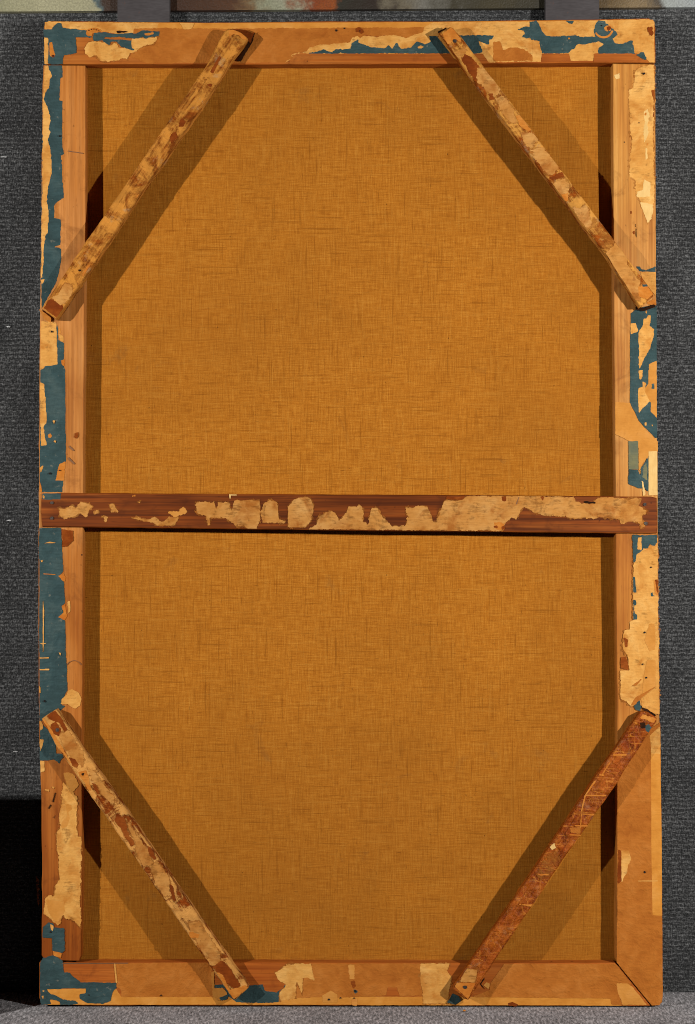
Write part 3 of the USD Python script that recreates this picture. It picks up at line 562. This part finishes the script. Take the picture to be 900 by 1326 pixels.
patches(RIGHT, 0, [
    ('cream', [(829, 86.7), (822, 92), (821, 114), (814, 116.7), (816, 148), (816, 170), (819, 181), (816.7, 200), (815.5, 228), (823, 233.7), (824, 253.7), (828, 256), (830, 266), (835.5, 276), (839, 290), (843, 283.7), (843, 270), (846.7, 261.4), (847.5, 220), (846, 180), (847.5, 120), (847.5, 84), (840, 84)], .9, 1),
    ('pale', [(834, 232), (842, 236), (842, 254), (831, 256), (824.5, 254.5), (825, 248), (832, 246)], .5),
    ('pale', [(829, 262), (836, 262), (846, 265), (846, 272), (843, 284), (839, 289.5), (835, 278), (830.5, 266)], .6),
    ('pale', [(833, 145), (839, 141), (841, 150), (839, 160), (840, 172), (835, 184), (833, 170), (835, 158)], .6),
    ('pale', [(836, 190), (838, 192), (839, 205), (836, 208)], .4),
    ('pale', [(795, 97), (802, 95), (803, 101), (797, 103)], .5),
    ('orange', [(835, 146), (837.5, 145.5), (837, 150), (834.5, 149)], .3),
    ('orange', [(837, 185), (840, 186), (838, 189)], .3),
    ('rust', [(843, 117), (847.8, 116), (847.8, 140), (845, 165), (846.5, 130)], .4),
    ('rust', [(816.5, 273), (818.5, 272.5), (818, 277), (816.5, 277)], .3),
    ('black', [(822.5, 290), (823.6, 290), (824.8, 312), (823.8, 313)], .3),
    ('rust', [(819.5, 300), (821.5, 299), (822, 303), (820, 303)], .3),
    ('blue', [(824, 345), (829, 344.5), (831, 348), (836, 350), (841, 348), (845, 347), (849, 344.8), (849.3, 352), (832, 352), (828, 351)], .4),
    ('cream', [(829, 352), (849.2, 352.3), (849.4, 384), (840, 372), (832, 362)], .4),
    ('blue', [(817, 406), (823, 400.7), (835, 397), (850.3, 395), (850.6, 466), (850.8, 543), (851, 567), (848, 567), (841, 559), (834.5, 553), (826.7, 544), (822, 533), (816, 523), (816, 431), (817, 418)], .2),
    ('orange', [(838, 391), (849, 387), (850, 395), (838, 394)], .4),
    ('cream', [(816.7, 418.5), (823, 418), (826.7, 429), (817, 432.5)], .4),
    ('cream', [(839, 408), (842.8, 408.5), (842, 417), (841, 422), (843.5, 423), (846.7, 426), (846.7, 435), (842, 450.7), (835.5, 460.7), (827.8, 478.5), (826.7, 436), (827.8, 428.5), (832, 421.8), (834, 411.8), (836.5, 413)], .5),
    ('cream', [(836, 403), (837.8, 402), (837.8, 406), (836.3, 406)], .3),
    ('kraft_light', [(850.4, 467), (840, 471.8), (840, 497), (834.5, 503), (835.5, 511), (841, 520), (843, 521), (843, 533), (850.5, 541)], .3),
    ('cream', [(826.9, 479.5), (833, 478.8), (832, 487), (829.5, 492), (827.5, 491)], .4),
    ('cream', [(832, 493), (836.7, 497), (835, 507), (842, 519), (834, 527), (827, 535.5), (826.6, 511), (827, 503), (832, 500)], .5),
    ('blue', [(844, 497), (847.5, 496.5), (847.5, 503.5), (843.5, 503.5)], .3),
    ('cream', [(844, 549), (846, 551), (844.5, 553)], .4),
    ('cream', [(835, 547), (837.5, 547), (837, 551), (835, 551)], .3),
    ('kraft_light', [(796.8, 521), (815.5, 521.5), (818, 527), (822, 534), (826.5, 545), (834, 554), (848, 568), (851.8, 571), (852, 585), (840, 590), (837, 594), (830, 603), (830, 612), (827, 608), (826.5, 572), (815, 571), (797, 562)], .3),
    ('blue_faded', [(814, 571.5), (826.2, 571), (826.7, 607.5), (814, 607.5)], .2),
    ('blue', [(814, 607.5), (826, 608), (828, 614), (832, 616.6), (831.5, 633), (826, 632), (813.7, 626.6)], .25),
    ('blue', [(838, 592.5), (840, 593), (840, 636), (834, 633), (831, 622), (830, 606), (834, 600)], .6),
    ('blue_faded', [(833, 602), (838, 599), (838, 622), (832, 618)], .7),
    ('pale', [(840, 584.5), (850.8, 584), (851.6, 641), (840, 641)], .15),
    ('pale', [(831, 622), (833, 624), (836, 641), (833, 642)], .3),
    ('cream', [(824, 707), (839, 708), (851.8, 695), (852.6, 800), (853.8, 917), (840, 915), (822, 913), (816.7, 914), (812, 908), (803.5, 905), (803.5, 868), (814.5, 868), (813, 849.4), (806.7, 840.5), (807.8, 817), (815.5, 815), (815.5, 805), (820, 803), (820, 729)], .6, 1),
    ('blue', [(819, 692.6), (850.8, 693.2), (850.5, 702), (848, 707), (845, 706), (841, 704.7), (839, 710), (832, 710), (830, 714), (824.4, 718), (823, 727), (820, 729)], .6),
    ('cream', [(826.7, 696), (831, 696), (831, 712), (825.5, 711.5)], .4),
    ('blue', [(819.8, 747), (822.2, 747), (824, 767.4), (820.2, 767.4)], .2),
    ('blue', [(820.2, 777), (824, 777), (824, 783.5), (821, 784), (822, 794), (825, 796), (825, 802), (820.4, 802.8)], .3),
    ('blue', [(843, 768), (845, 767), (846, 771), (848.5, 772), (843.2, 772.5)], .3),
    ('orange', [(847, 752), (851.5, 751), (852, 772), (847.5, 768)], .5),
    ('rust', [(848.5, 751), (851.8, 750), (852, 770), (850.5, 765)], .5),
    ('kraft_light', [(841, 808), (848, 807), (848.5, 841), (841, 843), (834.5, 829)], .4),
    ('kraft_light', [(838, 855), (848.5, 855), (849, 889), (832, 903), (833, 877)], .3),
    ('rust', [(808, 826), (813, 827), (813, 838), (809, 838)], .5),
    ('rust', [(804, 851), (811, 850), (814, 862), (814, 868), (808, 866), (804, 866)], .4),
    ('kraft', [(818, 888), (830, 879), (831, 880), (824, 888)], .3),
    ('kraft', [(816.5, 914), (823, 903), (849, 889), (830, 904), (824, 912)], .2),
    ('blue', [(821, 914), (828, 906.7), (830.5, 916), (829, 920.5), (823, 919.5)], .3),
    ('cream', [(830, 905), (849, 890), (853.5, 894), (854, 925), (845, 924), (832, 916)], .3),
    ('black', [(831, 915.5), (837, 917.5), (847, 924), (852, 929), (845, 926), (834, 920)], .4),
    ('kraft', [(835, 950), (855, 935), (857, 1100), (858.3, 1290), (854.5, 1301.5), (844.3, 1302.2), (798.6, 1246.4), (799.4, 1180), (799.6, 1040), (799.6, 985), (815, 960)], .2),
    ('band', [(843, 975), (855, 974), (857, 1100), (857.3, 1186), (845, 1185), (843.5, 1100)], .12),
    ('cream', [(842, 952), (854.8, 940), (855, 976), (843, 976)], .4),
    ('cream', [(804, 1101), (814, 1101), (817.5, 1112), (813, 1120), (812, 1131), (808, 1135), (805.5, 1143), (804, 1130)], .4),
    ('rust', [(800.2, 1100), (804.3, 1102), (805, 1140), (800, 1145)], .3),
    ('cream', [(826, 1140.4), (852, 1140), (852, 1141.4), (826, 1141.4)], .1),
], 24)
dots(RIGHT, .0024, [(834, 95, 1.4), (835, 1129.5, 1.5), (837, 877.5, 1.2), (843.3, 734.5, 1.0), (835, 819, 1.3), (832.5, 860, 1.0)])
dots(RIGHT, .0004, [(827.5, 159, .9), (808.5, 184, .8)])

outline[CROSS] = Polygon(poly_uv([(53.5, 638.5), (330, 640.5), (600, 641.7), (850.5, 643.8), (850.5, 690.2), (500, 686.7), (300, 684.2), (53.5, 681.6)], .0032))
patches(CROSS, .0032, [
    ('blue', [(54.8, 639), (79, 638.6), (78.5, 646.5), (61, 647), (54.6, 646)], .25),
    ('cream', [(55.5, 641), (58, 643), (57.5, 645.5), (55.5, 645)], .2),
    ('cream_x', [(76, 658), (84, 659), (91.7, 655), (98, 658), (105, 650), (111.7, 651.7), (119, 655), (111.7, 669), (104, 665), (98, 668), (92, 670), (83, 671.7), (76.7, 668)]),
    ('cream_x', [(141.7, 653), (146.7, 651.7), (153, 662.5), (144, 663)]),
    ('cream_x', [(123, 662), (127, 661), (127, 665), (123, 665)]),
    ('cream_x', [(135, 669), (139, 669), (138.5, 675), (136, 676)]),
    ('orange', [(170, 641.5), (176, 639.8), (176, 643), (172, 643.8)]),
    ('cream_x', [(178, 649.5), (182, 649), (181, 652)]),
    ('cream_x', [(172, 671), (180, 670), (190, 673), (200, 669), (210, 676.7), (218, 670), (231, 670), (226.7, 680), (203, 680), (196.7, 676.7), (180, 673.5)]),
    ('kraft_light', [(217, 664), (230, 662), (236, 657), (243, 659), (240, 666), (226, 668)], .9),
    ('cream_x', [(253, 650), (276.7, 650), (280, 661), (283, 651), (296.7, 650), (300, 661.7), (304, 648), (320, 648), (336, 648), (336.7, 675), (331.7, 684.6), (323, 685), (316, 681), (310, 681.7), (303, 677), (296.7, 675), (288, 669), (280, 671), (272, 669), (271, 680), (268.5, 680), (265, 668), (255, 665)], .7),
    ('cream_x', [(341.7, 651.7), (350, 648), (359, 650), (360, 663), (361.7, 671.7), (370, 675), (368, 677.5), (340, 676), (338, 664)]),
    ('cream_x', [(373, 655), (380, 648), (386.7, 644), (401.7, 644), (406, 655), (403, 675), (395, 682.5), (373, 682.5)], .5),
    ('cream_x', [(400, 685), (410, 681), (413, 668), (426.7, 661.7), (435, 665), (439, 675), (448, 665), (451.7, 656), (460, 656.7), (468, 655), (470, 663), (470, 675), (476.7, 679), (479, 668), (481.7, 657.5), (488, 658), (495, 670), (508, 681.7), (526.7, 681.7), (527.5, 670), (525, 656.7), (531.7, 658), (546.7, 655), (554, 656.7), (558, 665), (561, 675), (565, 675), (570, 660), (576, 648), (598, 648), (606.7, 642.2), (666.7, 642), (743, 643.8), (746, 650), (753, 651.7), (766.7, 653), (775, 645), (793, 643.8), (803, 645), (813, 647.5), (823, 645), (831, 646.7), (826.7, 655), (838, 661.7), (831.7, 668), (835, 683), (830, 685), (828, 678), (816.7, 675), (805, 678), (801.7, 672.5), (778, 669), (763, 671.7), (736.7, 671), (728, 668), (706.7, 668), (690, 661.7), (678, 656), (668, 671.7), (663, 670), (655, 675), (650, 687), (600, 687), (480, 685.8)], .6),
    ('rust', [(650, 643), (655, 642.5), (655.5, 649), (651, 649)], .6),
    ('rust', [(697, 643), (704, 643), (703, 649), (701, 645)], .5),
    ('orange', [(640, 677), (648, 675), (654, 680), (650, 686), (642, 684)], 1.0),
    ('rust', [(639, 681), (645, 680.5), (645, 684), (640, 684)], .5),
    ('rust', [(649, 682), (653, 680), (655, 685), (650, 686)], .5),
    ('greyline', [(668, 653), (672, 643), (672.6, 643), (669, 653.6)], .1),
    ('black', [(756, 649), (772, 650), (771, 652.5), (758, 651.5)], .4),
    ('pale', [(296.5, 640.3), (307, 640.5), (307, 641.5), (299, 641.6), (298.6, 646), (297.4, 646)], .2),
    ('rust', [(598, 643.5), (603, 642.2), (598, 647.5), (578, 646.5), (578, 643)], .4),
], 25)
dots(CROSS, .0045, [(67, 651, 2.3), (67, 671, 2.3), (835, 653, 2.3), (836.5, 677.5, 2.4)], 'nail', 'nail_head')

B = .019
def brace(pts, mat, nail):
    p = rough_ring(poly_uv(pts, B), .006, .00042, RG)
    path = obj('corner_brace', bar(p, B, .0002, .0018), mat, R)
    dots(path, B + .0006, nail, 'nail', 'nail_head')
    outline[path] = Polygon(p).buffer(-.0008)
    return path
B1 = brace([(287, 46), (291, 40), (294, 37.5), (301, 37.5), (312, 42), (321, 49), (317, 56), (301, 76), (281, 109), (244, 163), (178, 257), (119, 347), (73, 413.5), (54, 399), (84, 354), (109, 316), (121, 299), (189, 199), (220, 153), (269, 82)], 'brace_tl', [])
B2 = brace([(567.5, 43), (585, 33.5), (600, 51), (665, 137), (733, 228), (797, 313), (848, 382), (829, 399), (785, 331), (707, 229), (619, 112)], 'brace_tr', [(589, 53, 2.6), (830.5, 380, 2.2)])
B3 = brace([(54, 931), (72, 917), (106, 967), (158, 1041), (248, 1174), (323, 1279), (303, 1296), (251, 1221), (193, 1137), (134, 1053), (104, 1011), (73, 966)], 'brace_bl', [(74, 945, 2.4), (308, 1281, 2.6)])
B4 = brace([(829, 922), (838, 921), (852, 931), (797, 1017), (730, 1113), (667, 1206), (622, 1272), (606, 1296), (586, 1281), (607, 1250), (679, 1145), (726, 1075), (793, 975)], 'brace_br', [(602, 1278, 2.8)])
patches(B1, B, [
    ('orange', [(296, 39), (305, 38.6), (320, 47), (319, 52), (313, 50), (310, 45), (302, 44), (297, 47)], .4),
    ('rust', [(284, 72), (286.5, 75), (276, 95), (272, 93), (279, 80)], .4),
    ('rust', [(268, 109), (275, 108), (274, 112), (271, 113)], .4),
    ('rust', [(233, 155), (237, 153), (240, 158), (237, 164), (232, 164)], .5),
    ('rust', [(221, 173), (228, 170), (230, 178), (222, 186), (219, 181)], .6),
    ('rust', [(62, 389), (68, 386), (82, 397), (80, 404), (73, 411), (57, 399)], .5),
    ('cream_x', [(74, 382), (84, 367), (93, 368), (94, 378), (84, 393), (79, 395), (66, 385)], .6),
    ('orange', [(112, 344), (117, 343), (108, 358), (106, 356)], .4),
    ('orange', [(176, 253), (181, 251), (181, 257), (177, 259)], .4),
    ('black', [(101, 349), (106, 348), (105, 351), (102, 351.5)], .3),
], 31)
patches(B2, B, [
    ('orange', [(573, 43), (585, 35), (596, 49), (598, 56), (590, 50), (580, 58), (576, 52)], .6),
    ('rust', [(596, 76), (604, 70), (612, 76), (624, 90), (617, 104), (608, 96), (602, 84)], .9),
    ('cream_x', [(585, 62), (594, 66), (602, 58), (604, 66), (598, 74), (592, 78)], .7),
    ('cream_x', [(619, 90), (628, 88), (640, 100), (648, 120), (640, 126), (628, 116), (618, 106)], .8),
    ('cream_x', [(641, 128), (652, 124), (664, 142), (668, 160), (660, 158), (650, 146)], .8),
    ('rust', [(632, 122), (638, 120), (640, 128), (634, 130)], .6),
    ('orange', [(667, 150), (672, 148), (688, 168), (684, 170), (674, 164)], .6),
    ('cream_x', [(674, 172), (690, 172), (697, 180), (690, 190), (682, 190)], .7),
    ('cream_x', [(686, 194), (704, 190), (724, 216), (716, 226), (708, 226), (694, 206)], .8),
    ('rust', [(712, 230), (728, 222), (732, 230), (716, 233)], .5),
    ('cream_x', [(714, 236), (732, 230), (738, 240), (736, 250), (724, 252)], .8),
    ('orange', [(727, 252), (736, 250), (736, 260), (731, 262)], .6),
    ('cream_x', [(742, 268), (752, 272), (756, 266), (762, 270), (764, 284), (766, 292), (760, 297), (750, 286)], .8),
    ('glue', [(768, 280), (778, 292), (796, 314), (786, 328), (774, 312), (764, 298)], .9),
    ('cream_x', [(785, 329), (797, 315), (812, 333), (812, 342), (822, 356), (830, 364), (826, 372), (830, 390), (822, 388), (808, 368)], .5),
    ('orange', [(826, 372), (836, 366), (846, 381), (838, 388), (828, 384)], .5),
    ('blue', [(832, 368), (839, 368.5), (839, 371), (832, 371)], .3),
], 32)
patches(B3, B, [
    ('rust', [(66, 938), (72, 934), (79, 944), (76, 954), (70, 950), (66, 944)], .7),
    ('rust', [(60, 926), (71, 919), (82, 934), (88, 946), (84, 948), (76, 936), (64, 932)], .5),
    ('orange', [(54.5, 931), (57, 929.5), (74, 956), (92, 988), (89, 986), (72, 963)], .5),
    ('cream_x', [(78, 950), (88, 946), (104, 968), (110, 984), (106, 992), (92, 980), (80, 962)], .8),
    ('rust', [(90, 982), (96, 982), (102, 990), (100, 995), (94, 992)], .6),
    ('orange', [(100, 1000), (112, 998), (116, 1012), (118, 1028), (108, 1012)], .7),
    ('black', [(105, 1002), (109, 1001), (108, 1005)], .4),
    ('rust', [(120, 1014), (125, 1016), (129, 1028), (126, 1028), (121, 1020)], .5),
    ('cream_x', [(112, 994), (124, 1000), (148, 1034), (146, 1042), (132, 1030)], .7),
    ('rust', [(150, 1056), (161, 1058), (164, 1070), (168, 1082), (175, 1094), (170, 1096), (161, 1084), (156, 1072), (149, 1064)], .6),
    ('cream_x', [(165, 1064), (178, 1082), (192, 1100), (198, 1118), (186, 1122), (176, 1106), (176, 1092), (168, 1076)], .7),
    ('rust', [(191, 1096), (196, 1098), (203, 1112), (199, 1114), (193, 1106)], .5),
    ('cream_x', [(194, 1122), (204, 1114), (220, 1140), (222, 1160), (212, 1160), (200, 1140)], .9),
    ('rust', [(220, 1144), (224, 1148), (228, 1166), (225, 1168), (221, 1158)], .5),
    ('cream_x', [(245, 1196), (258, 1192), (286, 1236), (284, 1250), (274, 1250), (256, 1222)], .6),
    ('orange', [(244, 1206), (258, 1210), (256, 1214), (246, 1214)], .6),
    ('rust', [(276, 1252), (288, 1244), (296, 1252), (312, 1276), (306, 1282), (290, 1270)], .7),
    ('orange', [(280, 1258), (288, 1262), (298, 1282), (318, 1276), (321, 1280), (303, 1294), (292, 1278)], .6),
], 33)
patches(B4, B, [
    ('orange', [(832, 925), (842, 928), (850, 931), (846, 936), (838, 932), (828, 930)], .6),
    ('blue', [(834, 940), (840, 938), (845, 943), (842, 949), (836, 947)], .6),
    ('black', [(829, 936), (836, 936), (836, 943), (830, 943)], .5),
    ('orange', [(793, 976.3), (811, 976.3), (811, 978.6), (794, 978.6)], .25),
    ('orange', [(778, 1004), (790, 986), (791, 986.6), (780, 1005)], .25),
    ('orange', [(758, 1029), (785, 1029.3), (785, 1031.2), (758, 1030.8)], .2),
    ('orange', [(776, 1002), (783, 1003), (782, 1005), (776, 1004.5)], .3),
    ('orange', [(768, 1012), (773, 1010), (759, 1030), (754, 1050), (752.5, 1072), (751, 1072), (753, 1046), (757, 1030)], .25),
    ('orange', [(754, 1053.5), (770, 1053.8), (770, 1055.5), (754, 1055)], .2),
    ('orange', [(744, 1068.6), (761, 1068.2), (761, 1070.6), (745, 1070.4)], .2),
    ('kraft', [(738, 1072), (752, 1071), (752, 1080), (740, 1079)], .5),
    ('orange', [(737, 1080.3), (752, 1081), (752, 1082.4), (738, 1081.8)], .2),
    ('pale', [(712, 1097), (718, 1091), (720, 1098), (715, 1101)], .3),
    ('glue', [(706, 1110), (720, 1104), (727, 1112), (716, 1130), (700, 1140), (694, 1134)], 2.2),
    ('orange', [(696, 1132), (708, 1131.4), (714, 1133), (700, 1134)], .3),
    ('orange', [(671, 1170.5), (690, 1171), (689, 1174), (672, 1172)], .4),
    ('cream_x', [(596, 1271), (604, 1254), (618, 1256), (615, 1272)], .3),
    ('orange', [(588, 1273), (616, 1272.6), (606, 1294), (590, 1279)], .3),
], 34)
dots(B4, B + .0012, [(602, 1278.5, 2.6)], 'nail', 'nail_head')

# loose paper at the left flank near the floor, and torn bits round the brace ends
def flap(parent, pts, w, mat, seed, name='paper_flap'):
    rng = np.random.default_rng(seed)
    obj(name, prism(rough_ring(poly_uv(pts, w), .0016, .0004, rng), w, w - .0005), mat, parent)
flap(LEFT, [(47, 1134), (51, 1140), (51, 1160), (51, 1170), (49.5, 1173), (48, 1165)], -.015, 'glue', 41)  # cream scrap in the darker glue colour, imitating the shade it hangs in
flap(LEFT, [(50.5, 400), (57, 404), (66, 412), (66, 418), (58, 414)], .004, 'orange', 42)
flap(TOP, [(276, 74), (284, 52), (289, 46), (287, 58)], .006, 'black', 43)
flap(TOP, [(300, 37), (318, 38.5), (326, 43), (330, 41), (324, 56), (322, 53), (310, 42)], .005, 'rust', 44)
flap(TOP, [(326, 46), (330, 42), (328, 53), (312, 80), (306, 79), (320, 58)], .004, 'black', 45)
flap(TOP, [(567, 41), (578, 35), (578, 40), (568, 44)], .006, 'black', 46)
flap(BOT, [(579, 1298), (586, 1286), (594, 1290), (597, 1296), (590, 1301)], .003, 'blue', 47)
flap(RIGHT, [(823, 397), (834, 399), (847, 394), (849, 397), (834, 403), (823, 401)], .004, 'black', 48)

# ------------------------------------------------------------------ small things
def lint(px, py, w, h, seed):
    r = np.random.default_rng(seed); p = at(px, py, -.001)
    m = trimesh.creation.icosphere(1, 1.0); m.vertices *= (w / 2000, .0008, h / 2000); m.vertices += r.normal(size=m.vertices.shape) * .0002
    m.apply_translation(p)
    return m
for k, (px, py, w, h, lab) in enumerate([(5, 203, 8, 1.5, 'topmost white lint fleck on the wall carpet left of the canvas'), (11, 423, 6, 1.8, 'white lint fleck on the wall level with the top left brace foot'), (12, 674, 8, 1.4, 'white lint fleck on the wall beside the crossbar'), (20, 973, 7, 1.2, 'lowest white lint fleck on the wall, by the bottom left brace top')]):
    i = path_for('/World', 'lint_fleck')
    m = usdkit.mesh(stage, i, lint(px, py, w, h, k), M['lint']); tag(m, lab, 'lint', 'white lint on the wall carpet')
cr = trimesh.creation.icosphere(1, .0016); cr.vertices *= (1.2, 1, .7); cr.apply_translation((.149, -.104, .0015))
m = usdkit.mesh(stage, path_for('/World', 'crumb'), cr, M['orange']); tag(m, 'tiny orange crumb lying on the floor carpet under the bottom right brace', 'crumb')
